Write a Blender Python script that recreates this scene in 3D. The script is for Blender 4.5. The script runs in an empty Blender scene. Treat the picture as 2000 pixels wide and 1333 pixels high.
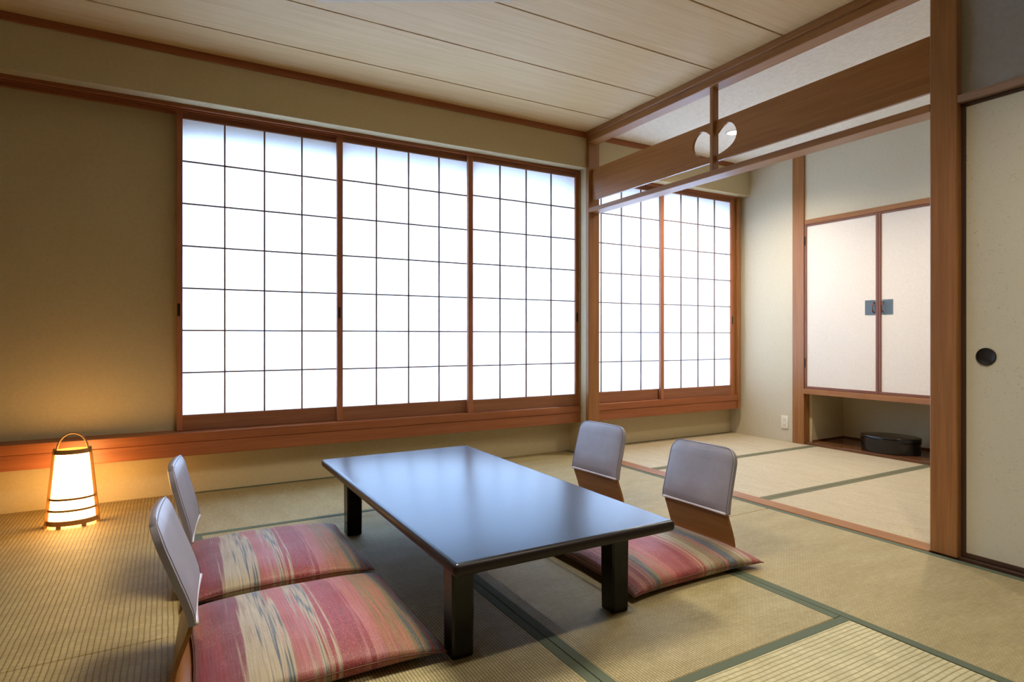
import bpy, bmesh, math, random
from mathutils import Vector, Matrix, noise as mnoise
random.seed(7)
S = bpy.context.scene
COL = S.collection
PI = math.pi

# ------------------------------------------------------------------ helpers
def srgb(r, g, b):
    f = lambda c: (c/255/12.92 if c/255 <= .04045 else ((c/255+.055)/1.055)**2.4)
    return (f(r), f(g), f(b), 1.0)

def link_mesh(name, bm, mat, parent=None, smooth=False, loc=None, rotz=0.0, angle=None):
    me = bpy.data.meshes.new(name)
    bmesh.ops.recalc_face_normals(bm, faces=bm.faces[:])
    bm.to_mesh(me); bm.free()
    if smooth:
        for p in me.polygons: p.use_smooth = True
        if angle is not None: me.set_sharp_from_angle(angle=math.radians(angle))
    if mat: me.materials.append(mat)
    o = bpy.data.objects.new(name, me); COL.objects.link(o)
    if parent: o.parent = parent
    if loc is not None: o.location = loc
    o.rotation_euler.z = rotz
    return o

def tag(o, label=None, cat=None, group=None, kind=None):
    if label: o['label'] = label
    if cat: o['category'] = cat
    if group: o['group'] = group
    if kind: o['kind'] = kind
    return o

def empty(name, loc=(0, 0, 0), rotz=0.0, parent=None):
    o = bpy.data.objects.new(name, None); COL.objects.link(o)
    o.location = loc; o.rotation_euler.z = rotz; o.empty_display_size = .1
    if parent: o.parent = parent
    return o

def add_box(bm, x0, x1, y0, y1, z0, z1, bev=0.0, seg=1):
    vs = [bm.verts.new((x, y, z)) for x in (x0, x1) for y in (y0, y1) for z in (z0, z1)]
    q = [(0, 1, 3, 2), (4, 6, 7, 5), (0, 4, 5, 1), (2, 3, 7, 6), (0, 2, 6, 4), (1, 5, 7, 3)]
    fs = [bm.faces.new([vs[i] for i in f]) for f in q]
    bmesh.ops.recalc_face_normals(bm, faces=fs)
    if bev > 0:
        es = set(e for f in fs for e in f.edges)
        bmesh.ops.bevel(bm, geom=list(es), offset=bev, offset_type='OFFSET', segments=seg, profile=.5, affect='EDGES')

def boxes(name, lst, mat, parent=None, bev=0.0, seg=1, loc=None, rotz=0.0):
    bm = bmesh.new()
    for b in lst: add_box(bm, *b, bev=bev, seg=seg)
    return link_mesh(name, bm, mat, parent, smooth=seg > 1, loc=loc, rotz=rotz, angle=40 if seg > 1 else None)

def add_tube(bm, pts, r, n=8, closed=False, flat=(1, 1)):
    pts = [Vector(p) for p in pts]; N = len(pts); rings = []
    up0 = Vector((0, 0, 1))
    for i, p in enumerate(pts):
        if closed: t = pts[(i+1) % N]-pts[i-1]
        else: t = pts[min(i+1, N-1)]-pts[max(i-1, 0)]
        t.normalize()
        a = t.cross(up0)
        if a.length < 1e-3: a = t.cross(Vector((0, 1, 0)))
        a.normalize(); b = a.cross(t)
        rings.append([bm.verts.new(p+a*(r*flat[0]*math.cos(2*PI*k/n))+b*(r*flat[1]*math.sin(2*PI*k/n))) for k in range(n)])
    M = N if closed else N-1
    for i in range(M):
        A, B = rings[i], rings[(i+1) % N]
        for k in range(n):
            bm.faces.new((A[k], A[(k+1) % n], B[(k+1) % n], B[k]))
    if not closed:
        bm.faces.new(rings[0]); bm.faces.new(rings[-1])

def add_loft(bm, rings, cap0=True, cap1=True):
    R = [[bm.verts.new(p) for p in r] for r in rings]; n = len(R[0])
    for A, B in zip(R, R[1:]):
        for k in range(n): bm.faces.new((A[k], A[(k+1) % n], B[(k+1) % n], B[k]))
    if cap0: bm.faces.new(R[0])
    if cap1: bm.faces.new(R[-1])

def ell(a, b, z, n=64, cx=0, cy=0):
    return [(cx+a*math.cos(2*PI*k/n), cy+b*math.sin(2*PI*k/n), z) for k in range(n)]

# ------------------------------------------------------------------ materials
def mat_new(name):
    m = bpy.data.materials.new(name); m.use_nodes = True
    nt = m.node_tree; b = nt.nodes['Principled BSDF']
    return m, nt, b

def N(nt, typ, **kw):
    n = nt.nodes.new(typ)
    for k, v in kw.items():
        if k in n.inputs: n.inputs[k].default_value = v
        else: setattr(n, k, v)
    return n

def ramp(nt, stops, interp='LINEAR'):
    r = nt.nodes.new('ShaderNodeValToRGB'); cr = r.color_ramp; cr.interpolation = interp
    while len(cr.elements) < len(stops): cr.elements.new(.5)
    for e, (p, c) in zip(cr.elements, stops): e.position = p; e.color = c
    return r

def coords(nt, scale=(1, 1, 1), out='Object'):
    t = N(nt, 'ShaderNodeTexCoord'); mp = N(nt, 'ShaderNodeMapping'); mp.inputs['Scale'].default_value = scale
    nt.links.new(t.outputs[out], mp.inputs['Vector']); return mp.outputs[0]

def bump(nt, b, h, strength, dist=.002):
    bp = N(nt, 'ShaderNodeBump'); bp.inputs['Strength'].default_value = strength; bp.inputs['Distance'].default_value = dist
    nt.links.new(h, bp.inputs['Height']); nt.links.new(bp.outputs[0], b.inputs['Normal'])

def plain(name, col, rough=.6, spec=.5, metal=0.0):
    m, nt, b = mat_new(name)
    b.inputs['Base Color'].default_value = col; b.inputs['Roughness'].default_value = rough
    b.inputs['Specular IOR Level'].default_value = spec; b.inputs['Metallic'].default_value = metal
    return m

def plaster(name, c1, c2, sc=60, bs=.25):
    m, nt, b = mat_new(name)
    v = coords(nt)
    n1 = N(nt, 'ShaderNodeTexNoise', Scale=sc, Detail=6.0); nt.links.new(v, n1.inputs['Vector'])
    n2 = N(nt, 'ShaderNodeTexNoise', Scale=520.0, Detail=2.0); nt.links.new(v, n2.inputs['Vector'])
    r = ramp(nt, [(.3, c1), (.7, c2)]); nt.links.new(n1.outputs[0], r.inputs[0]); nt.links.new(r.outputs[0], b.inputs['Base Color'])
    b.inputs['Roughness'].default_value = .9; b.inputs['Specular IOR Level'].default_value = .2
    bump(nt, b, n2.outputs[0], bs, .001)
    return m

def wood(name, c1, c2, axis='x', rough=.38, fine=90, spec=.45, bs=.08):
    m, nt, b = mat_new(name)
    k = {'x': (1.2, 26, 26), 'y': (26, 1.2, 26), 'z': (26, 26, 1.2)}[axis]
    v = coords(nt, k)
    n1 = N(nt, 'ShaderNodeTexNoise', Scale=1.6, Detail=5.0, Roughness=.6, Distortion=.4); nt.links.new(v, n1.inputs['Vector'])
    k2 = {'x': (3, fine*3, fine*3), 'y': (fine*3, 3, fine*3), 'z': (fine*3, fine*3, 3)}[axis]
    v2 = coords(nt, k2)
    n2 = N(nt, 'ShaderNodeTexNoise', Scale=1.0, Detail=3.0); nt.links.new(v2, n2.inputs['Vector'])
    mx = N(nt, 'ShaderNodeMath', operation='MULTIPLY_ADD'); mx.inputs[1].default_value = .45; nt.links.new(n2.outputs[0], mx.inputs[0])
    sb = N(nt, 'ShaderNodeMath', operation='MULTIPLY'); sb.inputs[1].default_value = .55; nt.links.new(n1.outputs[0], sb.inputs[0])
    nt.links.new(sb.outputs[0], mx.inputs[2])
    r = ramp(nt, [(.34, c1), (.66, c2)]); nt.links.new(mx.outputs[0], r.inputs[0]); nt.links.new(r.outputs[0], b.inputs['Base Color'])
    b.inputs['Roughness'].default_value = rough; b.inputs['Specular IOR Level'].default_value = spec
    bump(nt, b, n2.outputs[0], bs, .001)
    return m

def tatami(name, c1, c2, dark, sp, straw=.0052, bs=.55):
    """woven rush: ribs run along local X, straws across them"""
    m, nt, b = mat_new(name)
    v = coords(nt)
    sep = N(nt, 'ShaderNodeSeparateXYZ'); nt.links.new(v, sep.inputs[0])
    # ribs
    d = N(nt, 'ShaderNodeMath', operation='MULTIPLY'); d.inputs[1].default_value = PI/sp
    wv = N(nt, 'ShaderNodeTexNoise', Scale=9.0, Detail=2.0); nt.links.new(v, wv.inputs['Vector'])
    wy = N(nt, 'ShaderNodeMath', operation='MULTIPLY_ADD'); wy.inputs[1].default_value = sp*.45; nt.links.new(wv.outputs[0], wy.inputs[0]); nt.links.new(sep.outputs['Y'], wy.inputs[2])
    nt.links.new(wy.outputs[0], d.inputs[0])
    wc = N(nt, 'ShaderNodeCombineXYZ'); nt.links.new(sep.outputs['X'], wc.inputs[0]); nt.links.new(wy.outputs[0], wc.inputs[1])
    s = N(nt, 'ShaderNodeMath', operation='SINE'); nt.links.new(d.outputs[0], s.inputs[0])
    a = N(nt, 'ShaderNodeMath', operation='ABSOLUTE'); nt.links.new(s.outputs[0], a.inputs[0])
    g = ramp(nt, [(0.05, (0, 0, 0, 1)), (.38, (.8, .8, .8, 1)), (1, (1, 1, 1, 1))]); nt.links.new(a.outputs[0], g.inputs[0])
    # straws as bricks, one row per rib
    br = N(nt, 'ShaderNodeTexBrick'); br.offset = .5
    br.inputs['Color1'].default_value = (.62, .62, .62, 1); br.inputs['Color2'].default_value = (1, 1, 1, 1); br.inputs['Mortar'].default_value = (.1, .1, .1, 1)
    br.inputs['Scale'].default_value = 1.0; br.inputs['Mortar Size'].default_value = .0009; br.inputs['Mortar Smooth'].default_value = .3
    br.inputs['Brick Width'].default_value = straw; br.inputs['Row Height'].default_value = sp; nt.links.new(wc.outputs[0], br.inputs['Vector'])
    # broad tone
    n1 = N(nt, 'ShaderNodeTexNoise', Scale=3.0, Detail=4.0); nt.links.new(coords(nt, (3.5, 1, 1)), n1.inputs['Vector'])
    n2 = N(nt, 'ShaderNodeTexNoise', Scale=1.0, Detail=3.0); nt.links.new(coords(nt, (160, 14, 1)), n2.inputs['Vector'])
    ad = N(nt, 'ShaderNodeMath', operation='ADD'); nt.links.new(n1.outputs[0], ad.inputs[0]); nt.links.new(n2.outputs[0], ad.inputs[1])
    hf = N(nt, 'ShaderNodeMath', operation='MULTIPLY'); hf.inputs[1].default_value = .5; nt.links.new(ad.outputs[0], hf.inputs[0])
    base = ramp(nt, [(.35, c1), (.65, c2)]); nt.links.new(hf.outputs[0], base.inputs[0])
    m1 = N(nt, 'ShaderNodeMix', data_type='RGBA', blend_type='MULTIPLY'); m1.inputs[0].default_value = .36
    nt.links.new(base.outputs[0], m1.inputs[6]); nt.links.new(br.outputs['Color'], m1.inputs[7])
    m2 = N(nt, 'ShaderNodeMix', data_type='RGBA'); nt.links.new(g.outputs[0], m2.inputs[0])
    m2.inputs[6].default_value = dark; nt.links.new(m1.outputs[2], m2.inputs[7])
    nt.links.new(m2.outputs[2], b.inputs['Base Color'])
    b.inputs['Roughness'].default_value = .62; b.inputs['Specular IOR Level'].default_value = .35
    hh = N(nt, 'ShaderNodeMath', operation='MULTIPLY_ADD'); hh.inputs[1].default_value = .25
    nt.links.new(br.outputs['Color'], hh.inputs[0]); nt.links.new(g.outputs[0], hh.inputs[2])
    bump(nt, b, hh.outputs[0], bs, .0012)
    return m

def cloth(name, c1, c2, sc=900):
    m, nt, b = mat_new(name)
    n = N(nt, 'ShaderNodeTexNoise', Scale=float(sc), Detail=2.0); nt.links.new(coords(nt), n.inputs['Vector'])
    r = ramp(nt, [(.35, c1), (.65, c2)]); nt.links.new(n.outputs[0], r.inputs[0]); nt.links.new(r.outputs[0], b.inputs['Base Color'])
    b.inputs['Roughness'].default_value = .8; b.inputs['Specular IOR Level'].default_value = .25
    bump(nt, b, n.outputs[0], .3, .0006)
    return m

def fabric(name, stops):
    m, nt, b = mat_new(name)
    v = coords(nt); sep = N(nt, 'ShaderNodeSeparateXYZ'); nt.links.new(v, sep.inputs[0])
    fl = N(nt, 'ShaderNodeTexNoise', Scale=1.0, Detail=1.5, Roughness=.6); nt.links.new(coords(nt, (64, 2.0, 0)), fl.inputs['Vector'])
    f0 = N(nt, 'ShaderNodeMath', operation='SUBTRACT'); f0.inputs[1].default_value = .5; nt.links.new(fl.outputs[0], f0.inputs[0])
    u = N(nt, 'ShaderNodeMath', operation='MULTIPLY_ADD'); u.inputs[1].default_value = 1/.66; u.inputs[2].default_value = .5; nt.links.new(sep.outputs['X'], u.inputs[0])
    u2 = N(nt, 'ShaderNodeMath', operation='MULTIPLY_ADD'); u2.inputs[1].default_value = .26; nt.links.new(f0.outputs[0], u2.inputs[0]); nt.links.new(u.outputs[0], u2.inputs[2])
    st = []
    for p, c in stops: st.append((p, c))
    r = ramp(nt, st, 'EASE'); nt.links.new(u2.outputs[0], r.inputs[0])
    th = N(nt, 'ShaderNodeTexNoise', Scale=1.0, Detail=2.0); nt.links.new(coords(nt, (420, 6, 0)), th.inputs['Vector'])
    tr = ramp(nt, [(.32, (.45, .43, .42, 1)), (.58, (1, 1, 1, 1))]); nt.links.new(th.outputs[0], tr.inputs[0])
    m1 = N(nt, 'ShaderNodeMix', data_type='RGBA', blend_type='MULTIPLY'); m1.inputs[0].default_value = .7
    nt.links.new(r.outputs[0], m1.inputs[6]); nt.links.new(tr.outputs[0], m1.inputs[7])
    vo = N(nt, 'ShaderNodeTexVoronoi', Scale=330.0); nt.links.new(v, vo.inputs['Vector'])
    dr = ramp(nt, [(.16, (1, 1, 1, 1)), (.26, (0, 0, 0, 1))]); nt.links.new(vo.outputs['Distance'], dr.inputs[0])
    big = N(nt, 'ShaderNodeTexNoise', Scale=9.0, Detail=2.0); nt.links.new(v, big.inputs['Vector'])
    br = ramp(nt, [(.38, (0, 0, 0, 1)), (.52, (.7, .7, .7, 1))]); nt.links.new(big.outputs[0], br.inputs[0])
    mk = N(nt, 'ShaderNodeMath', operation='MULTIPLY'); nt.links.new(dr.outputs[0], mk.inputs[0]); nt.links.new(br.outputs[0], mk.inputs[1])
    m2 = N(nt, 'ShaderNodeMix', data_type='RGBA'); nt.links.new(mk.outputs[0], m2.inputs[0]); nt.links.new(m1.outputs[2], m2.inputs[6])
    m2.inputs[7].default_value = srgb(214, 190, 168)
    nt.links.new(m2.outputs[2], b.inputs['Base Color'])
    b.inputs['Roughness'].default_value = .55; b.inputs['Specular IOR Level'].default_value = .35
    b.inputs['Sheen Weight'].default_value = .15
    wr = N(nt, 'ShaderNodeTexNoise', Scale=7.0, Detail=3.0); nt.links.new(v, wr.inputs['Vector'])
    bump(nt, b, wr.outputs[0], .35, .012)
    return m

M = {}
M['plaster'] = plaster('plaster_beige', srgb(198, 182, 144), srgb(204, 189, 152))
M['plaster_far'] = plaster('plaster_pale', srgb(202, 192, 166), srgb(208, 198, 173), bs=.15)
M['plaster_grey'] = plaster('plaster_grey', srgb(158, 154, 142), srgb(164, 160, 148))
M['plaster_white'] = plaster('plaster_white', srgb(205, 200, 190), srgb(210, 206, 196))
W1, W2 = srgb(132, 86, 44), srgb(166, 112, 62)
for ax in 'xyz': M['wood_'+ax] = wood('red_cedar_'+ax, W1, W2, ax)
for ax in 'xyz': M['red_'+ax] = wood('red_stained_cedar_'+ax, srgb(134, 76, 42), srgb(164, 98, 58), ax)
M['dark_y'] = wood('dark_brown_wood_y', srgb(58, 40, 28), srgb(78, 54, 38), 'y', rough=.45)
M['dark_z'] = wood('dark_brown_wood_z', srgb(58, 40, 28), srgb(78, 54, 38), 'z', rough=.45)
M['grey_wood'] = wood('weathered_wood', srgb(128, 98, 76), srgb(160, 130, 106), 'y', rough=.5)
M['brown_y'] = wood('cabinet_frame_y', srgb(110, 66, 48), srgb(132, 84, 62), 'y', rough=.4)
M['brown_z'] = wood('cabinet_frame_z', srgb(110, 66, 48), srgb(132, 84, 62), 'z', rough=.4)
M['board'] = wood('alcove_board', srgb(84, 50, 26), srgb(110, 68, 38), 'y', rough=.22)
M['shoji_x'] = wood('shoji_cedar_x', srgb(128, 80, 52), srgb(156, 102, 70), 'x', rough=.5)
M['shoji_z'] = wood('shoji_cedar_z', srgb(150, 90, 58), srgb(180, 116, 78), 'z', rough=.5)
M['kumiko'] = wood('lattice_cedar', srgb(112, 86, 72), srgb(134, 106, 90), 'z', rough=.6)
M['ceil'] = wood('ceiling_cedar', srgb(214, 178, 122), srgb(230, 198, 146), 'x', rough=.55, fine=60, bs=.05)
M['groove'] = plain('groove_brown', srgb(70, 44, 18), .8)
M['ply'] = wood('bentwood_teak', srgb(116, 72, 28), srgb(146, 95, 44), 'y', rough=.35)
M['bamboo'] = wood('lantern_wood', srgb(150, 100, 48), srgb(182, 128, 66), 'z', rough=.45)
G1, G2 = srgb(84, 94, 76), srgb(104, 112, 92)
M['border'] = cloth('border_green', G1, G2)
M['mat_wide'] = tatami('rush_wide', srgb(164, 144, 94), srgb(186, 166, 114), srgb(112, 92, 52), .0160, .021)
M['mat_fine'] = tatami('rush_fine', srgb(168, 154, 108), srgb(191, 178, 134), srgb(100, 84, 52), .0092, .015)
M['mat_mid'] = tatami('rush_mid', srgb(170, 154, 108), srgb(191, 177, 133), srgb(118, 98, 60), .0088, .0125)
M['mat_green'] = tatami('rush_green', srgb(188, 180, 138), srgb(210, 203, 163), srgb(144, 130, 84), .0165, .027)
M['mat_far'] = tatami('rush_pale', srgb(190, 174, 140), srgb(206, 192, 162), srgb(156, 136, 102), .0110, .014, .35)
M['lacquer'] = plain('black_lacquer', srgb(15, 12, 13), .22, .28)
M['box'] = plain('box_lacquer', srgb(14, 13, 15), .2)
M['metal'] = plain('dark_bronze', srgb(44, 36, 32), .4, metal=.6)
M['pull'] = plain('black_pull', srgb(30, 28, 28), .35)
M['plate'] = plain('blued_plate', srgb(92, 102, 104), .45, metal=.3)
M['copper'] = plain('copper_handle', srgb(120, 66, 40), .35, metal=.7)
M['plastic'] = plain('ivory_plastic', srgb(226, 220, 200), .4)
M['slot'] = plain('slot_black', srgb(40, 36, 30), .6)
M['white_ring'] = plain('white_ring', srgb(225, 222, 214), .5)

def table_top():
    m, nt, b = mat_new('table_lacquer')
    v = coords(nt)
    b.inputs['Roughness'].default_value = .255
    b.inputs['Base Color'].default_value = srgb(22, 18, 21); b.inputs['Specular IOR Level'].default_value = .75; b.inputs['Specular Tint'].default_value = (.62, .81, 1, 1)  # blue of the window reflection put into the specular tint; lacquer is black
    return m
M['table'] = table_top()
M['table_edge'] = plain('table_edge_lacquer', srgb(30, 22, 22), .42, .3)

def leather():
    m, nt, b = mat_new('grey_leather')
    v = coords(nt)
    vo = N(nt, 'ShaderNodeTexVoronoi', Scale=260.0); nt.links.new(v, vo.inputs['Vector'])
    n = N(nt, 'ShaderNodeTexNoise', Scale=12.0, Detail=4.0); nt.links.new(v, n.inputs['Vector'])
    r = ramp(nt, [(.3, srgb(126, 121, 129)), (.7, srgb(138, 133, 141))]); nt.links.new(n.outputs[0], r.inputs[0]); nt.links.new(r.outputs[0], b.inputs['Base Color'])
    b.inputs['Roughness'].default_value = .40; b.inputs['Specular IOR Level'].default_value = .95
    bump(nt, b, vo.outputs['Distance'], .22, .0012)
    return m
M['leather'] = leather()
M['thread'] = plain('leather_seam', srgb(92, 86, 92), .5)
M['hem'] = plain('hem_painted_highlight', srgb(196, 188, 192), .3)  # leather hem; its highlight is painted in as a paler colour

def fusuma():
    m, nt, b = mat_new('fibre_paper')
    v = coords(nt)
    w = N(nt, 'ShaderNodeTexNoise', Scale=30.0, Detail=2.0); nt.links.new(v, w.inputs['Vector'])
    ad = N(nt, 'ShaderNodeMix', data_type='RGBA', blend_type='LINEAR_LIGHT'); ad.inputs[0].default_value = .05
    nt.links.new(v, ad.inputs[6]); nt.links.new(w.outputs['Color'], ad.inputs[7])
    vo = N(nt, 'ShaderNodeTexNoise', Scale=95.0, Detail=1.0, Distortion=1.6); nt.links.new(ad.outputs[2], vo.inputs['Vector'])
    r = ramp(nt, [(.64, (0, 0, 0, 1)), (.74, (1, 1, 1, 1))]); nt.links.new(vo.outputs[0], r.inputs[0])
    mx = N(nt, 'ShaderNodeMix', data_type='RGBA'); nt.links.new(r.outputs[0], mx.inputs[0])
    mx.inputs[6].default_value = srgb(206, 200, 176); mx.inputs[7].default_value = srgb(180, 168, 134)
    nt.links.new(mx.outputs[2], b.inputs['Base Color']); b.inputs['Roughness'].default_value = .85; b.inputs['Specular IOR Level'].default_value = .2
    bump(nt, b, vo.outputs[0], .15, .001)
    return m
M['fusuma'] = fusuma()
M['door_paper'] = plaster('door_paper', srgb(224, 214, 200), srgb(229, 220, 206), bs=.06)

def wallpaper():
    m, nt, b = mat_new('ceiling_wallpaper')
    n = N(nt, 'ShaderNodeTexNoise', Scale=1.0, Detail=3.0); nt.links.new(coords(nt, (160, 40, 1)), n.inputs['Vector'])
    r = ramp(nt, [(.35, srgb(226, 216, 196)), (.65, srgb(242, 234, 216))]); nt.links.new(n.outputs[0], r.inputs[0]); nt.links.new(r.outputs[0], b.inputs['Base Color'])
    b.inputs['Roughness'].default_value = .9; bump(nt, b, n.outputs[0], .4, .002)
    return m
M['wallpaper'] = wallpaper()

def paper():
    m, nt, b = mat_new('shoji_paper')
    nt.nodes.remove(b); out = nt.nodes['Material Output']
    n = N(nt, 'ShaderNodeTexNoise', Scale=70.0, Detail=4.0); nt.links.new(coords(nt), n.inputs['Vector'])
    r = ramp(nt, [(.3, (.86, .86, .86, 1)), (.7, (.90, .90, .90, 1))]); nt.links.new(n.outputs[0], r.inputs[0])
    t = N(nt, 'ShaderNodeBsdfTranslucent'); d = N(nt, 'ShaderNodeBsdfDiffuse')
    nt.links.new(r.outputs[0], t.inputs[0]); nt.links.new(r.outputs[0], d.inputs[0])
    mx = N(nt, 'ShaderNodeMixShader'); mx.inputs[0].default_value = .45
    nt.links.new(t.outputs[0], mx.inputs[1]); nt.links.new(d.outputs[0], mx.inputs[2]); nt.links.new(mx.outputs[0], out.inputs[0])
    return m
M['paper'] = paper()

def emit(name, col, st):
    m, nt, b = mat_new(name); b.inputs['Base Color'].default_value = (.8, .75, .65, 1)
    b.inputs['Emission Color'].default_value = col; b.inputs['Emission Strength'].default_value = st
    return m
LAMP = 15.0
M['shade'] = emit('lantern_paper', (1, .55, .17, 1), LAMP)
M['pend'] = emit('pendant_paper', (1, .87, .68, 1), 1.5)
M['ivory'] = plain('ivory_wood', srgb(222, 208, 180), .5)
M['bulb'] = emit('downlight_bulb', (1, .78, .5, 1), 10.0)

cr_, be_, bl_, co_, kh_, br_ = srgb(138, 50, 52), srgb(164, 150, 122), srgb(76, 86, 94), srgb(156, 84, 74), srgb(122, 108, 74), srgb(92, 56, 44)
pk_, sa_ = srgb(158, 94, 94), srgb(156, 98, 76)
M['fab_a'] = fabric('striped_weave_crimson', [(0.0, cr_), (.20, srgb(118, 56, 60)), (.24, be_), (.30, be_), (.33, bl_), (.35, be_), (.38, co_), (.45, pk_), (.48, be_), (.50, bl_), (.52, be_),
    (.55, cr_), (.66, srgb(130, 50, 54)), (.69, pk_), (.77, sa_), (.81, kh_), (.84, sa_), (.88, kh_), (.91, bl_), (.94, br_), (1, srgb(128, 52, 56))])
M['fab_b'] = fabric('striped_weave_olive', [(0.0, br_), (.08, srgb(126, 54, 56)), (.13, sa_), (.19, bl_), (.22, kh_), (.28, co_), (.36, cr_), (.48, srgb(136, 58, 58)), (.54, co_),
    (.57, be_), (.66, kh_), (.70, sa_), (.73, bl_), (.80, bl_), (.83, kh_), (.88, be_), (.91, co_), (1, cr_)])
M['pipe'] = cloth('piping_cloth', srgb(100, 62, 54), srgb(120, 80, 66), 300)

# ------------------------------------------------------------------ dimensions (metres, camera over the origin)
CZ = 2.515            # ceiling
XL, XP, XF = -2.60, 2.84, 4.735    # left wall, partition line, far wall of side room
YB, YW = -1.60, 4.03  # wall behind camera, window wall
SOF = 2.24            # underside of soffit
YO = 4.17             # outer face of window wall

def struct(o, label=None, cat=None):
    o['kind'] = 'structure'
    if label: o['label'] = label
    if cat: o['category'] = cat
    return o

# ---- shell
struct(boxes('floor', [(XL-.1, 5.4, YB-.1, YO, -.16, -.05)], M['board']), 'sub floor under the tatami mats of both rooms', 'floor')
struct(boxes('wall_back', [
    (XL-.1, 5.4, YW, YO, -.05, .42), (XL-.1, .062, YW, YO, .42, SOF), (2.845, 2.929, 3.80, YO, -.05, SOF), (4.645, 5.4, YW, YO, .42, SOF),
    (.062, 2.845, YW+.02, YO, 2.085, SOF), (2.929, 4.645, YW+.02, YO, 2.085, SOF),
    (XL-.1, 5.4, 3.80, YO, SOF, CZ+.1)], M['plaster']), 'beige plaster window wall with a dropped soffit over the shoji', 'wall')
struct(boxes('wall_left', [(XL-.1, XL, YB-.1, YW, -.05, CZ+.1)], M['plaster_grey']), 'darkened grey plaster wall at the left end of the main room', 'wall')  # unseen wall; darker plaster chosen to cut the light it bounces back
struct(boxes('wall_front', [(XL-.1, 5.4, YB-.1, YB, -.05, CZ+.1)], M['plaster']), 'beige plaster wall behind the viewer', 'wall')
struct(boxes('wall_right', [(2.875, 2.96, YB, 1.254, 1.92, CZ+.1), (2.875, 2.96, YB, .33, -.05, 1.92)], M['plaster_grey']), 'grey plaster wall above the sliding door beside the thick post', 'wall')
struct(boxes('wall_far', [
    (XF, XF+.08, 3.345, YW, -.05, CZ+.1), (XF, XF+.08, 1.95, 3.235, 1.915, CZ+.1), (XF, 5.40, .3, 1.95, -.05, CZ+.1)], M['plaster_far']),
    'pale plaster wall of the side room around the cabinet', 'wall')
struct(boxes('wall_alcove', [(5.25, 5.33, 1.95, 3.30, -.05, 1.0), (4.80, 5.33, 3.215, 3.30, -.05, 1.0)], M['plaster']), 'shadowed plaster walls inside the alcove under the cabinet', 'wall')
struct(boxes('wall_side_front', [(2.96, 5.4, .22, .30, -.05, CZ+.1)], M['plaster_far']), 'pale plaster wall closing the side room', 'wall')

# ---- ceilings: main one is cedar boards with dark grooves
gl = [3.476-.4725*k for k in range(0, 11)]
ys = [3.80]+gl+[YB]
bl = [(XL, XP+.02, ys[i+1]+(.0055 if i < len(ys)-2 else 0), ys[i]-(.0055 if i > 0 else 0), CZ, CZ+.03) for i in range(len(ys)-1)]
ce = boxes('ceiling', bl, M['ceil']); struct(ce, 'cedar board ceiling with dark grooves in the main room', 'ceiling')
boxes('groove', [(XL, XP+.02, YB, 3.80, CZ+.012, CZ+.05)], M['groove'], ce)
struct(boxes('ceiling_side_room', [(2.90, 5.4, .3, 3.80, CZ, CZ+.05)], M['wallpaper']), 'white woven wallpaper ceiling of the side room', 'ceiling')

# ---- trims
def trim(n, lst, ax, label, bev=.0025, m=None):
    return struct(boxes('trim_%d' % n, lst, m or M['wood_'+ax], bev=bev), label, 'trim')
trim(1, [(XL, XP, 3.788, 3.80, 2.472, CZ)], 'x', 'cedar ceiling moulding along the window wall of the main room', m=M['red_x'])
trim(2, [(2.945, XF, 3.788, 3.80, 2.472, CZ)], 'x', 'cedar ceiling moulding along the window wall of the side room', m=M['red_x'])
trim(3, [(2.822, 2.845, 1.358, 3.788, 2.474, CZ), (2.835, 2.93, 1.358, 3.788, 2.428, CZ+.02)], 'y', 'cedar head beam over the wide opening between the rooms')
trim(4, [(XP, 2.945, 3.77, 3.812, 0, CZ)], 'z', 'cedar half post at the window end of the opening', .004)
trim(5, [(XP, 2.945, 1.254, 1.358, 0, CZ)], 'z', 'thick cedar post at the near end of the opening', .004)
trim(6, [(XP, 2.945, 1.358, 3.77, 1.887, 1.921)], 'y', 'slim cedar lintel rail under the transom board')
trim(7, [(2.83, 2.93, 1.358, 3.77, -.05, .004)], 'y', 'cedar threshold strip set in the floor between the rooms')
trim(8, [(XL, 2.852, 3.88, 4.05, .322, .375), (XL, 2.852, 3.8835, 4.04, .243, .3205)], 'x', 'long cedar window sill board in the main room', m=M['red_x'])
trim(9, [(2.935, 4.70, 3.88, 4.05, .322, .375), (2.935, 4.70, 3.8835, 4.04, .243, .3205)], 'x', 'cedar window sill board in the side room', m=M['red_x'])
kam = lambda a, b: [(a, b, 3.885, 4.05, 2.230, SOF), (a, b, 3.885, 3.902, 2.219, 2.2305), (a, b, 3.926, 3.937, 2.219, 2.2305), (a, b, 3.961, 3.972, 2.219, 2.2305), (a, b, 3.996, 4.05, 2.219, 2.2305)]
trim(10, kam(XL, 2.852), 'x', 'grooved cedar head track above the wide shoji of the main room', .001, M['red_x'])
trim(11, kam(2.94, 4.70), 'x', 'grooved cedar head track above the shoji of the side room', .001, M['red_x'])
trim(12, [(2.834, 2.852, 3.882, 4.03, .375, 2.22)], 'z', 'slim cedar jamb at the right end of the wide shoji', .0015)
trim(13, [(4.632, 4.66, 3.90, 4.03, .375, 2.22), (4.662, 4.70, 3.872, 4.03, .243, 2.235)], 'z', 'cedar jamb at the right end of the side room shoji', .0015)
trim(14, [(4.718, 4.80, 3.235, 3.345, 0, CZ)], 'z', 'cedar post between the outlet and the cabinet', .003)
trim(15, [(XP, 2.93, .33, 1.254, 1.890, 1.921)], 'y', 'weathered grey brown lintel over the sliding door', .002, M['grey_wood'])
trim(16, [(2.85, 2.93, .33, 1.254, -.05, .006)], 'y', 'dark brown threshold under the sliding door', .0015, M['dark_y'])
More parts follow.
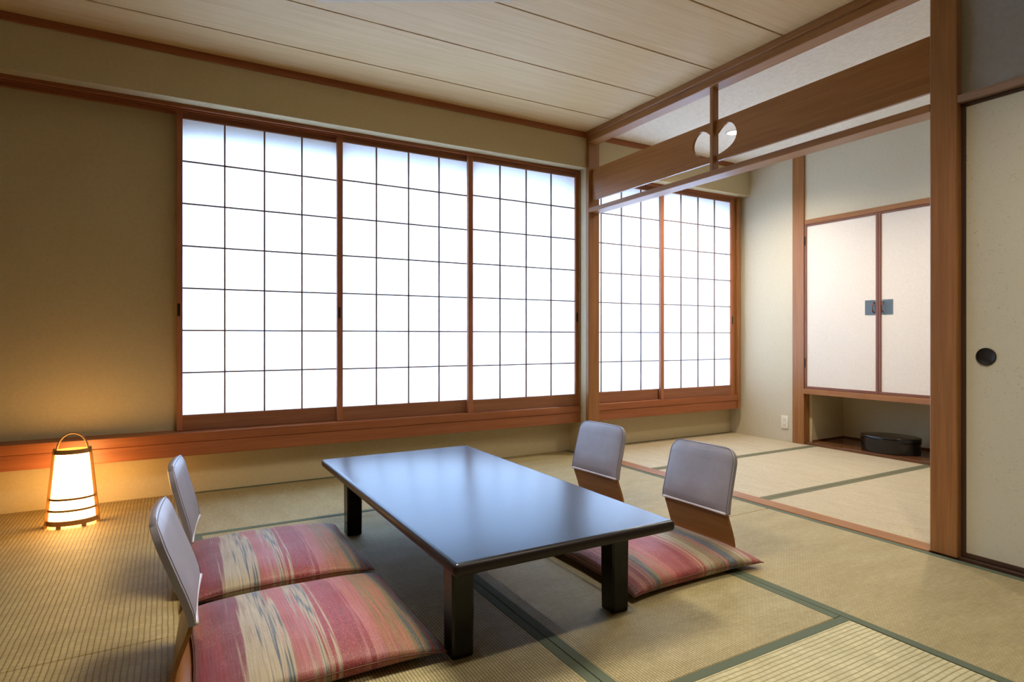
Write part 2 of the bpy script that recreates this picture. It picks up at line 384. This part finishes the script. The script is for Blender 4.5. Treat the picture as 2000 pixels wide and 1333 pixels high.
trim(17, [(4.735, 5.25, 1.95, 3.22, -.05, .022), (5.238, 5.25, 1.95, 3.215, .022, .034), (4.80, 5.25, 3.203, 3.215, .022, .034)], 'y', 'polished brown floor board of the alcove', .001, M['board'])

trim(18, [(.046, .074, 3.9985, 4.032, .375, 2.225)], 'z', 'added cedar strip blocking stray light behind the left stile of the leftmost shoji', .0)  # unseen strip added to close a light leak beside the shoji

# ------------------------------------------------------------------ shoji windows
def shoji(n, x0, x1, yf, px0, px1, pull_side, label, z0=.377, cols=4, rows=7):
    """yf: front face; px0..px1 clear paper span"""
    r = struct(empty('window_%d' % n, ((x0+x1)/2, yf, z0)), label, 'window')
    cx = (x0+x1)/2; zt = 2.228-z0; zp0, zp1 = .466-z0, 2.186-z0; T = .028
    f = boxes('frame', [(x0-cx, px0-cx, 0, T, 0, zt), (px1-cx, x1-cx, 0, T, 0, zt)], M['shoji_z'], r, bev=.0012)
    boxes('bottom_rail', [(px0-cx, px1-cx, .001, T-.001, 0, zp0)], M['shoji_x'], r, bev=.001)
    boxes('top_rail', [(px0-cx, px1-cx, .001, T-.001, zp1, zt)], M['shoji_x'], r, bev=.001)
    w = (px1-px0)/cols; h = (zp1-zp0)/rows
    kb = [(px0-cx+w*i-.0044, px0-cx+w*i+.0044, .006, .0155, zp0, zp1) for i in range(1, cols)]
    kb += [(px0-cx, px1-cx, .0075, .0155, zp0+h*j-.0043, zp0+h*j+.0043) for j in range(1, rows)]
    boxes('lattice', kb, M['kumiko'], r)
    boxes('paper', [(px0-cx-.003, px1-cx+.003, .016, .0163, zp0-.003, zp1+.003)], M['paper'], r)
    if pull_side:
        xx = (x0+px0)/2-cx if pull_side < 0 else (x1+px1)/2-cx
        xx += -.004 if pull_side < 0 else .003
        boxes('pull', [(xx-.007, xx+.007, -.0012, .004, 1.04-z0, 1.112-z0)], M['pull'], r)
    return r
shoji(1, .045, .993, 3.970, .0755, .961, -1, 'leftmost shoji panel beside the dark plaster wall, on the rear track')
shoji(2, .950, 1.915, 3.935, .986, 1.886, -1, 'middle shoji panel of the three in the main room')
shoji(3, 1.868, 2.834, 3.900, 1.906, 2.808, 1, 'right shoji panel of the main room, next to the opening post')
shoji(4, 2.842, 3.775, 3.935, 2.884, 3.742, 0, 'left shoji panel of the side room, partly behind the half post')
shoji(5, 3.718, 4.632, 3.900, 3.752, 4.600, 1, 'right shoji panel of the side room by the pale wall')

# ------------------------------------------------------------------ sliding door (fusuma)
d = struct(empty('door_1', (2.872, .792, .008)), 'beige fibre paper sliding door with thin dark frame and round black pull', 'door')
zt = 1.888-.008
boxes('frame', [(-.002, .026, .444, .458, 0, zt), (-.002, .026, -.458, -.444, 0, zt)], M['dark_z'], d, bev=.001)
boxes('rail', [(-.0015, .026, -.444, .444, 0, .018), (-.0015, .026, -.444, .444, zt-.014, zt)], M['dark_y'], d, bev=.001)
boxes('paper', [(.003, .020, -.444, .444, .018, zt-.014)], M['fusuma'], d)
bm = bmesh.new()
def ring_x(bm, cy, cz, prof, n=40, ay=1, az=1):
    add_loft(bm, [[(x, cy+r*ay*math.cos(2*PI*k/n), cz+r*az*math.sin(2*PI*k/n)) for k in range(n)] for x, r in prof])
ring_x(bm, 1.166-.792, .840-.008, [(.004, .035), (-.001, .0355), (-.0025, .034), (-.0022, .0305), (.001, .029), (.002, .026)])
link_mesh('pull', bm, M['pull'], d, smooth=True, angle=35)

# ------------------------------------------------------------------ transom board with heart cut-out, and its strut
tr = empty('transom', (2.879, 2.564, 1.98)); tag(tr, 'dark cedar transom board with a heart shaped cut-out hung over the opening', 'transom')
hp = [(0, 2.128), (.028, 2.150), (.056, 2.175), (.08, 2.187), (.100, 2.190), (.125, 2.184), (.148, 2.166), (.164, 2.140), (.170, 2.112), (.166, 2.086), (.152, 2.064), (.128, 2.045), (.098, 2.032), (.066, 2.022), (.034, 2.016), (0, 2.013)]
def smooth_poly(p, it=2):
    for _ in range(it):
        q = [p[0]]
        for a, b in zip(p, p[1:]): q += [(a[0]*.75+b[0]*.25, a[1]*.75+b[1]*.25), (a[0]*.25+b[0]*.75, a[1]*.25+b[1]*.75)]
        q.append(p[-1]); p = q
    return p
hp = smooth_poly(hp)
bm = bmesh.new()
im = max(range(len(hp)), key=lambda k: hp[k][0]); H0 = 1.98
def quad_pair(pts, sgn):
    a = [bm.verts.new((-.009, sgn*y, z-H0)) for y, z in pts]; b = [bm.verts.new((.009, sgn*y, z-H0)) for y, z in pts]
    bm.faces.new(a); bm.faces.new(b); return a, b
for sgn, L in ((1, 3.772-2.564), (-1, 2.564-1.356)):
    up, lo = hp[:im+1], hp[im:]
    for ch, ze in ((up, 2.225), (lo, 1.980)):
        for p, q in zip(ch, ch[1:]):
            if abs(p[0]-q[0]) < 1e-6: continue
            a, b = quad_pair([p, q, (q[0], ze), (p[0], ze)], sgn)
            bm.faces.new((a[0], a[1], b[1], b[0])); bm.faces.new((a[2], a[3], b[3], b[2]))
    ym, zm = hp[im]
    a, b = quad_pair([(ym, 2.225), (ym, zm), (ym, 1.980), (L, 1.980), (L, 2.225)], sgn)
    for k in (2, 3, 4): bm.faces.new((a[k], a[(k+1) % 5], b[(k+1) % 5], b[k]))
bmesh.ops.remove_doubles(bm, verts=bm.verts[:], dist=1e-6)
link_mesh('board', bm, wood('transom_cedar', srgb(138, 86, 42), srgb(166, 110, 58), 'y', rough=.3), tr)
boxes('strut', [(2.850-2.879, 2.870-2.879, -.012, .012, 1.921-1.98, 2.430-1.98), (2.8695-2.879, 2.903-2.879, -.009, .009, 1.921-1.98, 2.430-1.98)], M['wood_z'], tr, bev=.0015)

# ------------------------------------------------------------------ tatami
BW = .034
def mat(x0, x1, y0, y1, along, m, label, group='tatami mats', bt=M['border']):
    lx, ly = (x1-x0, y1-y0) if along == 'x' else (y1-y0, x1-x0)
    g = .0012
    bm = bmesh.new(); add_box(bm, -lx/2+g, lx/2-g, -ly/2+g, ly/2-g, -.05, 0, bev=.003)
    o = link_mesh('tatami_mat', bm, m, None, loc=((x0+x1)/2, (y0+y1)/2, 0), rotz=0 if along == 'x' else PI/2)
    tag(o, label, 'mat', group)
    for s in (-1, 1):
        a, b = (ly/2-BW, ly/2-g-.0004) if s > 0 else (-ly/2+g+.0004, -ly/2+BW)
        boxes('border', [(-lx/2+g-.0005, lx/2-g+.0005, a, b, -.03, .0009)], bt, o, bev=.0006)
    return o
mat(.105, 1.925, 3.135, YW, 'x', M['mat_mid'], 'tatami mat lying along the window wall behind the low table')
mat(.105, 1.005, 1.188, 3.135, 'y', M['mat_fine'], 'tatami mat under the left half of the low table')
mat(1.005, 1.925, 1.188, 3.135, 'y', M['mat_fine'], 'tatami mat under the right half of the low table')
mat(1.925, 2.825, 2.125, YW, 'y', M['mat_mid'], 'tatami mat behind the right hand chairs, reaching to the half post')
mat(1.925, 2.825, .18, 2.125, 'y', M['mat_mid'], 'brownish tatami mat in front of the sliding door and thick post')
mat(-.815, .105, 2.125, YW, 'y', M['mat_wide'], 'tatami mat under the glowing lantern')
mat(-.815, .105, .18, 2.125, 'y', M['mat_wide'], 'tatami mat in the near left corner behind the left near chair')
mat(.105, 1.925, .288, 1.188, 'x', M['mat_green'], 'pale coarse tatami mat at the bottom edge, nearest the viewer')
mat(-2.6, -.815, 3.135, YW, 'x', M['mat_wide'], 'tatami mat at the far left below the dark wall')
mat(-2.6, -.815, 2.2, 3.135, 'x', M['mat_wide'], 'tatami mat left of the lantern mat')
FB = cloth('border_olive', srgb(98, 96, 72), srgb(118, 114, 88))
mat(2.932, 4.735, 3.150, YW, 'x', M['mat_far'], 'side room tatami mat along the window wall', 'side room tatami mats', FB)
mat(2.93, 4.735, 2.262, 3.150, 'x', M['mat_far'], 'middle side room tatami mat in front of the alcove', 'side room tatami mats', FB)
mat(2.93, 4.735, 1.370, 2.262, 'x', M['mat_far'], 'side room tatami mat nearest the thick post', 'side room tatami mats', FB)
mat(2.95, 4.735, .30, 1.370, 'x', M['mat_far'], 'side room tatami mat hidden behind the sliding door', 'side room tatami mats', FB)

# ------------------------------------------------------------------ low table
tb = empty('low_table', (1.03, 2.197, .001)); tag(tb, 'low black lacquered table reflecting the window light', 'table')
hx, hy = .389, .778
bm = bmesh.new(); add_box(bm, -hx, hx, -hy, hy, .294, .330, bev=.0145, seg=5)
tt = link_mesh('tabletop', bm, M['table'], tb, smooth=True, angle=30)
tt.data.materials.append(M['table_edge'])
for p in tt.data.polygons:
    if p.normal.z < .75: p.material_index = 1
for lx, ly in ((-.296, -.600), (.282, -.600), (-.279, .613), (.282, .613)):
    bm = bmesh.new()
    w0, w1 = .0335, .0355
    rr = []
    for z, w in ((0, w0-.003), (.003, w0), (.296, w1)):
        c = .006
        rr.append([(lx+sx*(w-c*(1-a)), ly+sy*(w-c*a), z) for sx, sy, a in ((1, -1, 0), (1, -1, 1), (1, 1, 1), (1, 1, 0), (-1, 1, 0), (-1, 1, 1), (-1, -1, 1), (-1, -1, 0))])
    add_loft(bm, rr)
    link_mesh('leg', bm, M['lacquer'], tb)

# ------------------------------------------------------------------ legless chairs (local +x = forward)
def prof_pts():
    p = [(.375, .014), (.30, .013), (.20, .013), (.11, .013), (.06, .014), (.03, .020), (.012, .034), (.006, .055), (.010, .085), (.020, .120), (.032, .155), (.041, .182), (.045, .205), (.042, .228), (.034, .258), (.022, .300), (.010, .345), (-.002, .388)]
    return p
def sweep(bm, pts, half, th, dish=0.009, ny=16, corner=None):
    P = [Vector((x, 0, z)) for x, z in pts]; n = len(P); nor = []
    for i in range(n):
        t = P[min(i+1, n-1)]-P[max(i-1, 0)]; nor.append(Vector((t.z, 0, -t.x)).normalized())
    F, B = [], []
    for i in range(n):
        hw = half(i/(n-1), P[i].z)
        rowF, rowB = [], []
        for j in range(ny+1):
            v = -1+2*j/ny
            k = max(0, min(1, (P[i].z-.03)/.25))
            off = dish*k*v*v
            a = P[i]+Vector((off, v*hw, 0))
            rowF.append(bm.verts.new(a+nor[i]*th/2)); rowB.append(bm.verts.new(a-nor[i]*th/2))
        F.append(rowF); B.append(rowB)
    for i in range(n-1):
        for j in range(ny):
            bm.faces.new((F[i][j], F[i][j+1], F[i+1][j+1], F[i+1][j])); bm.faces.new((B[i][j], B[i+1][j], B[i+1][j+1], B[i][j+1]))
        bm.faces.new((F[i][0], F[i+1][0], B[i+1][0], B[i][0])); bm.faces.new((F[i][ny], B[i][ny], B[i+1][ny], F[i+1][ny]))
    for i in (0, n-1):
        for j in range(ny): bm.faces.new((F[i][j], B[i][j], B[i][j+1], F[i][j+1]))
def leather_mesh(bm):
    pts = [(.0455, .197), (.0455, .205), (.042, .228), (.034, .258), (.022, .300), (.010, .345), (-.002, .390), (-.010, .425), (-.0165, .448), (-.019, .456)]
    # resample
    pr = []
    for a, b in zip(pts, pts[1:]):
        m_ = max(2, int((b[1]-a[1])/.0045) if b[1] < .40 else int((b[1]-a[1])/.0022))
        for k in range(m_): pr.append((a[0]+(b[0]-a[0])*k/m_, a[1]+(b[1]-a[1])*k/m_))
    pr.append(pts[-1]); n = len(pr); ny = 28; R = .058; HW = .182; zt = pr[-1][1]
    P = [Vector((x, 0, z)) for x, z in pr]
    F, B = [], []
    for i in range(n):
        t = P[min(i+1, n-1)]-P[max(i-1, 0)]; nn = Vector((t.z, 0, -t.x)).normalized()
        dz = zt-P[i].z
        hw = HW-(R-math.sqrt(max(0, R*R-(R-dz)**2)) if dz < R else 0)
        hw *= 1-.03*min(1, max(0, (P[i].z-.2)/.25))
        rf, rb = [], []
        for j in range(ny+1):
            v = -math.cos(PI*j/ny); v = .5*v+.5*(-1+2*j/ny)
            s = (i/(n-1))
            e = (1-abs(v)**2.6)*(1-abs(2*s-1)**4) if i not in (0, n-1) else 0
            e = max(0, e)
            k = max(0, min(1, (P[i].z-.03)/.25))
            c = P[i]+Vector((.009*k*v*v, v*hw, 0))
            rf.append(bm.verts.new(c+nn*(.0085+.019*e**.75+(.0 if i else 0)))); rb.append(bm.verts.new(c-nn*(.0075+.006*e**.6)))
        F.append(rf); B.append(rb)
    for i in range(n-1):
        for j in range(ny):
            bm.faces.new((F[i][j], F[i][j+1], F[i+1][j+1], F[i+1][j])); bm.faces.new((B[i][j], B[i+1][j], B[i+1][j+1], B[i][j+1]))
        bm.faces.new((F[i][0], F[i+1][0], B[i+1][0], B[i][0])); bm.faces.new((F[i][ny], B[i][ny], B[i+1][ny], F[i+1][ny]))
    for i in (0, n-1):
        for j in range(ny): bm.faces.new((F[i][j], B[i][j], B[i][j+1], F[i][j+1]))
    return [F[i][1].co.copy() for i in range(2, n-2)]+[F[n-3][j].co.copy() for j in range(2, ny-1)]+[F[i][ny-1].co.copy() for i in range(n-3, 1, -1)]
def make_chair(name, label, loc, rotz, proto=None):
    if proto:
        r = proto.copy(); COL.objects.link(r)
        for ch in list(proto.children):
            c = ch.copy(); COL.objects.link(c); c.parent = r
    else:
        r = empty(name)
        bm = bmesh.new(); sweep(bm, prof_pts(), lambda s, z: .172 if z < .40 else .170, .011)
        link_mesh('bentwood_shell', bm, M['ply'], r, smooth=True, angle=40)
        bm = bmesh.new(); seam_path = leather_mesh(bm)
        link_mesh('leather_cover', bm, M['leather'], r, smooth=True, angle=60)
        bm = bmesh.new(); add_tube(bm, [(.0455+.0105+.009*.68*v*v, v*.172, .199) for v in [-1+k/10 for k in range(21)]], .0056, 8)
        link_mesh('hem', bm, M['hem'], r, smooth=True)
        bm = bmesh.new(); add_tube(bm, seam_path[::2], .0014, 6)
        link_mesh('seam', bm, M['thread'], r, smooth=True)
    r.location = loc; r.rotation_euler.z = rotz
    tag(r, label, 'chair', 'legless chairs at the low table')
    return r
c0 = make_chair('legless_chair', 'near left legless chair with grey leather back, side on beside the striped cushion in front', (.014, 1.885, 0), math.radians(-4))
make_chair('', 'far left legless chair nearer the lantern, mostly behind the near left one', (.032, 2.570, 0), math.radians(-6), c0)
make_chair('', 'near right legless chair with brown bentwood back, behind the visible right cushion', (2.024, 1.868, 0), PI+math.radians(1.5), c0)
make_chair('', 'far right legless chair facing the table near the half post', (2.018, 2.560, 0), PI+math.radians(3.5), c0)

for ch in c0.children:                       # the near left back leans further than the others
    ch.data = ch.data.copy()
    for v in ch.data.vertices:
        if v.co.z > .19: v.co.x -= (v.co.z-.19)*.105

# ------------------------------------------------------------------ floor cushions
def cushion(label, x0, x1, y0, y1, fab, seat, rot, seed):
    """seat: (xa, xb, ya, yb) world footprint of the chair seat it lies on"""
    cx, cy = (x0+x1)/2, (y0+y1)/2; a, b = (x1-x0)/2, (y1-y0)/2; n = 44
    def out(u, v):
        k = .055
        x = a*u*(1-k*(1-v*v)); y = b*v*(1-k*(1-u*u)); return x, y
    def zs(u, v): return .040-.016*(u*u*v*v)**2
    top, bot = {}, {}
    bm = bmesh.new()
    for i in range(n+1):
        for j in range(n+1):
            u = math.sin((-1+2*i/n)*PI/2); v = math.sin((-1+2*j/n)*PI/2)
            u = .6*u+.4*(-1+2*i/n); v = .6*v+.4*(-1+2*j/n)
            x, y = out(u, v); h = max(0, (1-u*u)*(1-v*v))**.42
            w = .006*mnoise.noise(Vector((x*9+seed, y*7, seed)))*h
            zt = zs(u, v)+.056*h*(1-.10*u)+w
            edge = i in (0, n) or j in (0, n)
            if edge:
                top[i, j] = bot[i, j] = bm.verts.new((x, y, zs(u, v)))
            else:
                zb = max(.003, zs(u, v)-.042*min(1, h*1.7))
                wx, wy = cx+x, cy+y
                dx = max(seat[0]-wx, wx-seat[1], 0); dy = max(seat[2]-wy, wy-seat[3], 0)
                dd = math.hypot(dx, dy)
                lift = .0225*max(0, 1-max(0, dd-.015)/.07)
                zb = max(zb, lift)
                top[i, j] = bm.verts.new((x, y, max(zt, zb+.004))); bot[i, j] = bm.verts.new((x, y, zb))
    for i in range(n):
        for j in range(n):
            bm.faces.new((top[i, j], top[i+1, j], top[i+1, j+1], top[i, j+1]))
            bm.faces.new((bot[i, j], bot[i, j+1], bot[i+1, j+1], bot[i+1, j]))
    o = link_mesh('floor_cushion', bm, fab, None, smooth=True, loc=(cx, cy, 0), rotz=rot)
    tag(o, label, 'cushion', 'floor cushions on the legless chairs')
    pts = []
    for u, v in [(-1+k/20, -1) for k in range(40)]+[(1, -1+k/20) for k in range(40)]+[(1-k/20, 1) for k in range(40)]+[(-1, 1-k/20) for k in range(40)]:
        x, y = out(u, v); pts.append((x, y, zs(u, v)))
    bm = bmesh.new(); add_tube(bm, pts, .0017, 6, closed=True)
    link_mesh('piping', bm, M['pipe'], o, smooth=True)
    return o
SL = lambda yc: (.03, .41, yc-.18, yc+.18)
SR = lambda yc: (1.64, 2.02, yc-.18, yc+.18)
cushion('crimson and beige striped floor cushion at the bottom left, nearest the viewer', .045, .690, 1.580, 2.225, M['fab_a'], SL(1.885), 0, 1.3)
cushion('crimson and beige striped floor cushion just behind the nearest one, left of the table', .040, .690, 2.275, 2.915, M['fab_a'], SL(2.57), 0, 5.1)
cushion('striped floor cushion right of the table, seen past its near right leg', 1.395, 2.055, 1.585, 2.225, M['fab_b'], SR(1.868), math.radians(-.5), 8.2)
cushion('striped floor cushion hidden behind the tabletop under the far right chair', 1.395, 2.035, 2.250, 2.890, M['fab_b'], SR(2.56), 0, 3.7)

# ------------------------------------------------------------------ paper lantern
ln = empty('floor_lantern', (-.405, 3.638, 0), math.radians(2)); tag(ln, 'glowing paper floor lantern with wooden hoops and arched handle', 'lamp')
def lw(z): t = (z-.012)/.364; return .103+(.070-.103)*t
def ld(z): t = (z-.012)/.364; return .074+(.046-.074)*t
def lens(z, g=0.0, n=56):
    w, d_ = lw(z)+g, ld(z)+g
    return [(w*math.cos(2*PI*k/n), d_*math.sin(2*PI*k/n), z) for k in range(n)]
bm = bmesh.new(); add_loft(bm, [lens(z, -.006) for z in (.016, .08, .14, .22, .30, .352)], True, True)
link_mesh('shade', bm, M['shade'], ln, smooth=True, angle=50)
def band(bm, z0, z1, g0, g1):
    add_loft(bm, [lens(z0, g0), lens(z0, g1), lens(z1, g1), lens(z1, g0), lens(z0, g0)], False, False)
for nm, z0, z1 in (('top_rim', .350, .371), ('base_rim', .012, .035), ('hoop', .077, .087), ('hoop', .131, .141)):
    bm = bmesh.new(); band(bm, z0, z1, -.005, .001); bmesh.ops.remove_doubles(bm, verts=bm.verts[:], dist=1e-6)
    link_mesh(nm, bm, M['bamboo'], ln, smooth=True, angle=40)
for s in (-1, 1):
    bm = bmesh.new()
    rr = []
    for z in (.0, .376):
        x = s*(lw(z)+.001); yy = .017 if z < .1 else .013
        t_ = .0075 if z < .1 else .0055; rr.append([(x-t_, -yy, z), (x+t_, -yy, z), (x+t_, yy, z), (x-t_, yy, z)])
    add_loft(bm, rr); link_mesh('side_slat', bm, M['bamboo'], ln)
bm = bmesh.new()
add_tube(bm, [(-.062*math.cos(PI*k/24), 0, .362+.086*math.sin(PI*k/24)) for k in range(25)], .0055, 10, flat=(1.5, .8))
link_mesh('handle', bm, M['bamboo'], ln, smooth=True)
for fx, fy in ((-.05, -.060), (.05, -.060), (-.05, .060), (.05, .060)):
    boxes('foot', [(fx-.010, fx+.010, fy-.006, fy+.006, 0, .0125)], M['bamboo'], ln, bev=.001)

# ------------------------------------------------------------------ cabinet over the alcove
cb = empty('wall_cabinet', (4.735, 2.62, .435)); tag(cb, 'built-in wall cabinet with two cream doors above the alcove', 'cabinet')
Z = lambda z: z-.435
Yc = lambda y: y-2.62
boxes('body', [(.012, .515, Yc(1.95), Yc(3.235), Z(.44), Z(1.90))], M['brown_y'], cb)
boxes('top_rail', [(-.012, .05, Yc(1.95), Yc(3.232), Z(1.876), Z(1.916))], M['wood_y'], cb, bev=.002)
boxes('shelf', [(-.028, .515, Yc(1.95), Yc(3.234), Z(.4345), Z(.478))], M['wood_y'], cb, bev=.002)
def cab_door(y0, y1, hinge):
    z0, z1 = .480, 1.874
    o = boxes('door', [(-.004, .010, Yc(y0)+.012, Yc(y1)-.012, Z(z0)+.018, Z(z1)-.014)], M['door_paper'], cb)
    boxes('door_frame', [(-.012, .012, Yc(y0), Yc(y0)+.018, Z(z0), Z(z1)), (-.012, .012, Yc(y1)-.018, Yc(y1), Z(z0), Z(z1))], M['brown_z'], o, bev=.001)
    boxes('door_rail', [(-.0115, .012, Yc(y0)+.018, Yc(y1)-.018, Z(z0), Z(z0)+.020)], M['brown_y'], o, bev=.001)
    boxes('door_rail', [(-.0115, .012, Yc(y0)+.018, Yc(y1)-.018, Z(z1)-.014, Z(z1))], M['brown_y'], o, bev=.001)
    s = 1 if hinge > 0 else -1
    e = (y0+.018) if hinge > 0 else (y1-.018)            # inner edge of frame at the meeting stile
    a, b = (e, e+.085) if hinge > 0 else (e-.085, e)
    bm = bmesh.new()
    pl = [(e, 1.105), (e, 1.190), (e+s*.012, 1.204), (e+s*.085, 1.204), (e+s*.085, 1.090), (e+s*.010, 1.090)]
    va = [bm.verts.new((-.0065, Yc(y), Z(z))) for y, z in pl]; vb = [bm.verts.new((-.003, Yc(y), Z(z))) for y, z in pl]
    bm.faces.new(va); bm.faces.new(vb)
    for i in range(len(pl)): bm.faces.new((va[i], va[(i+1) % len(pl)], vb[(i+1) % len(pl)], vb[i]))
    link_mesh('handle_plate', bm, M['plate'], o)
    hy_ = e+s*.016
    bm = bmesh.new()
    add_tube(bm, [(-.007, Yc(hy_), Z(1.183)), (-.020, Yc(hy_), Z(1.180)), (-.026, Yc(hy_), Z(1.165)), (-.026, Yc(hy_), Z(1.127)), (-.020, Yc(hy_), Z(1.112)), (-.007, Yc(hy_), Z(1.109))], .0045, 8)
    link_mesh('handle', bm, M['copper'], o, smooth=True)
    hy2 = Yc(y1)-.004 if hinge > 0 else Yc(y0)+.004
    for hz in (1.70, .66):
        boxes('hinge', [(-.0155, -.010, hy2-.005, hy2+.004, Z(hz), Z(hz)+.075)], M['metal'], o)
    return o
cab_door(2.618, 3.232, 1)
cab_door(2.000, 2.616, -1)

# ------------------------------------------------------------------ lacquer box in the alcove
bx = empty('lacquer_box', (4.905, 2.625, .022), math.radians(8)); tag(bx, 'oval black lacquer box on the alcove floor', 'box')
A, B = .205, .150
bm = bmesh.new(); add_loft(bm, [ell(B-.004, A-.004, 0), ell(B, A, .004), ell(B, A, .088)]); link_mesh('body', bm, M['box'], bx, smooth=True, angle=40)
bm = bmesh.new(); add_loft(bm, [ell(B+.003, A+.003, .086), ell(B+.0045, A+.0045, .088), ell(B+.0045, A+.0045, .121), ell(B+.002, A+.002, .1245), ell(B-.006, A-.006, .1260)]); link_mesh('lid', bm, M['box'], bx, smooth=True, angle=40)

# ------------------------------------------------------------------ outlet
ot = empty('wall_outlet', (4.735, 3.428, .167)); tag(ot, 'white double power outlet low on the pale wall', 'outlet')
boxes('cover_plate', [(-.007, 0, -.035, .035, -.058, .058)], M['plastic'], ot, bev=.003, seg=2)
for z in (-.024, .024):
    q = boxes('socket', [(-.009, -.006, -.012, .012, z-.016, z+.016)], M['plastic'], ot, bev=.001)
    boxes('slot', [(-.0095, -.0085, -.0065, -.0045, z-.006, z+.006), (-.0095, -.0085, .0045, .0065, z-.006, z+.006)], M['slot'], q)

# ------------------------------------------------------------------ downlights in the side room ceiling, and one added in the main room
def downlight(x, y, label, proto=None, en=100):
    if proto:
        r = proto.copy(); COL.objects.link(r)
        for ch in list(proto.children):
            c = ch.copy(); COL.objects.link(c); c.parent = r
    else:
        r = empty('ceiling_downlight')
        bm = bmesh.new()
        prof = [(.048, -.0005), (.064, -.0005), (.064, -.004), (.060, -.006), (.050, -.004), (.048, -.0005)]
        add_loft(bm, [[(q*math.cos(2*PI*k/40), q*math.sin(2*PI*k/40), z) for k in range(40)] for q, z in prof], False, False)
        link_mesh('ring', bm, M['white_ring'], r, smooth=True, angle=40)
        bm = bmesh.new(); add_loft(bm, [ell(.049, .049, -.0002, 40), ell(.046, .046, -.0022, 40), ell(.02, .02, -.0035, 40)]); link_mesh('lens', bm, M['bulb'], r, smooth=True)
    r.location = (x, y, CZ)
    tag(r, label, 'downlight', 'downlights in the side room ceiling')
    L = bpy.data.lights.new('downlight_spot', 'SPOT'); L.energy = en; L.color = (1, .88, .72); L.spot_size = math.radians(145); L.spot_blend = 1.0; L.shadow_soft_size = .045
    lo = bpy.data.objects.new('downlight_spot', L); COL.objects.link(lo); lo.location = (x, y, CZ-.03)
    return r
d0 = downlight(3.835, 3.225, 'lit round downlight seen through the heart shaped cut-out')
downlight(3.835, 1.75, 'lit round downlight further along the side room ceiling, hidden by the transom board', d0, 65)

downlight(1.75, .55, 'added unseen downlight in the main room ceiling in front of the sliding door', d0, 75)  # made-up lamp, out of view, added to brighten the door and near mats

# ------------------------------------------------------------------ pendant lamp over the table (only its lower edge shows at the top of the picture)
pl_ = empty('pendant_lamp', (.643, 1.85, 2.156), -.519); tag(pl_, 'square paper pendant lamp above the table, its lower edge at the top of the picture', 'lamp')
boxes('shade', [(-.34, .34, -.283, .283, .012, .15)], M['ivory'], pl_, bev=.004)
boxes('diffuser', [(-.335, .335, -.278, .278, .006, .0118)], M['pend'], pl_)
for n_, b_ in (('rim', (-.357, .357, .285, .30, 0, .03)), ('rim', (-.357, .357, -.30, -.285, 0, .03)), ('rim', (-.357, -.342, -.285, .285, 0, .03)), ('rim', (.342, .357, -.285, .285, 0, .03))):
    boxes(n_, [b_], M['ivory'], pl_, bev=.001)
bm = bmesh.new(); add_tube(bm, [(0, 0, .148), (0, 0, .359)], .005, 8); link_mesh('cord', bm, M['slot'], pl_)
bm = bmesh.new(); add_loft(bm, [ell(.05, .05, .330, 32), ell(.055, .055, .359, 32)]); link_mesh('canopy', bm, M['plastic'], pl_, smooth=True, angle=40)

L = bpy.data.lights.new('pendant_spot', 'SPOT'); L.energy = 165; L.color = (1, .92, .78); L.spot_size = math.radians(140); L.spot_blend = 1.0; L.shadow_soft_size = .32
lo = bpy.data.objects.new('pendant_spot', L); COL.objects.link(lo); lo.location = (.643, 1.85, 2.135)

# ------------------------------------------------------------------ daylight outside
w = bpy.data.worlds.new('sky'); S.world = w; w.use_nodes = True
bg = w.node_tree.nodes['Background']; bg.inputs[0].default_value = (.54, .81, 1.29, 1); bg.inputs[1].default_value = 10.0

# ------------------------------------------------------------------ camera
cd = bpy.data.cameras.new('camera'); cam = bpy.data.objects.new('camera', cd); COL.objects.link(cam)
cd.sensor_width = 36; cd.lens = 1177.6/2000*36; cd.shift_y = -(666.5-658.4)/2000; cd.clip_start = .02
cam.location = (0, 0, .92); cam.rotation_euler = (PI/2, 0, -.519)
S.camera = cam
S.view_settings.view_transform = 'Standard'; S.view_settings.look = 'None'; S.view_settings.gamma = 1; S.view_settings.use_curve_mapping = False
S.view_settings.exposure = 0.4
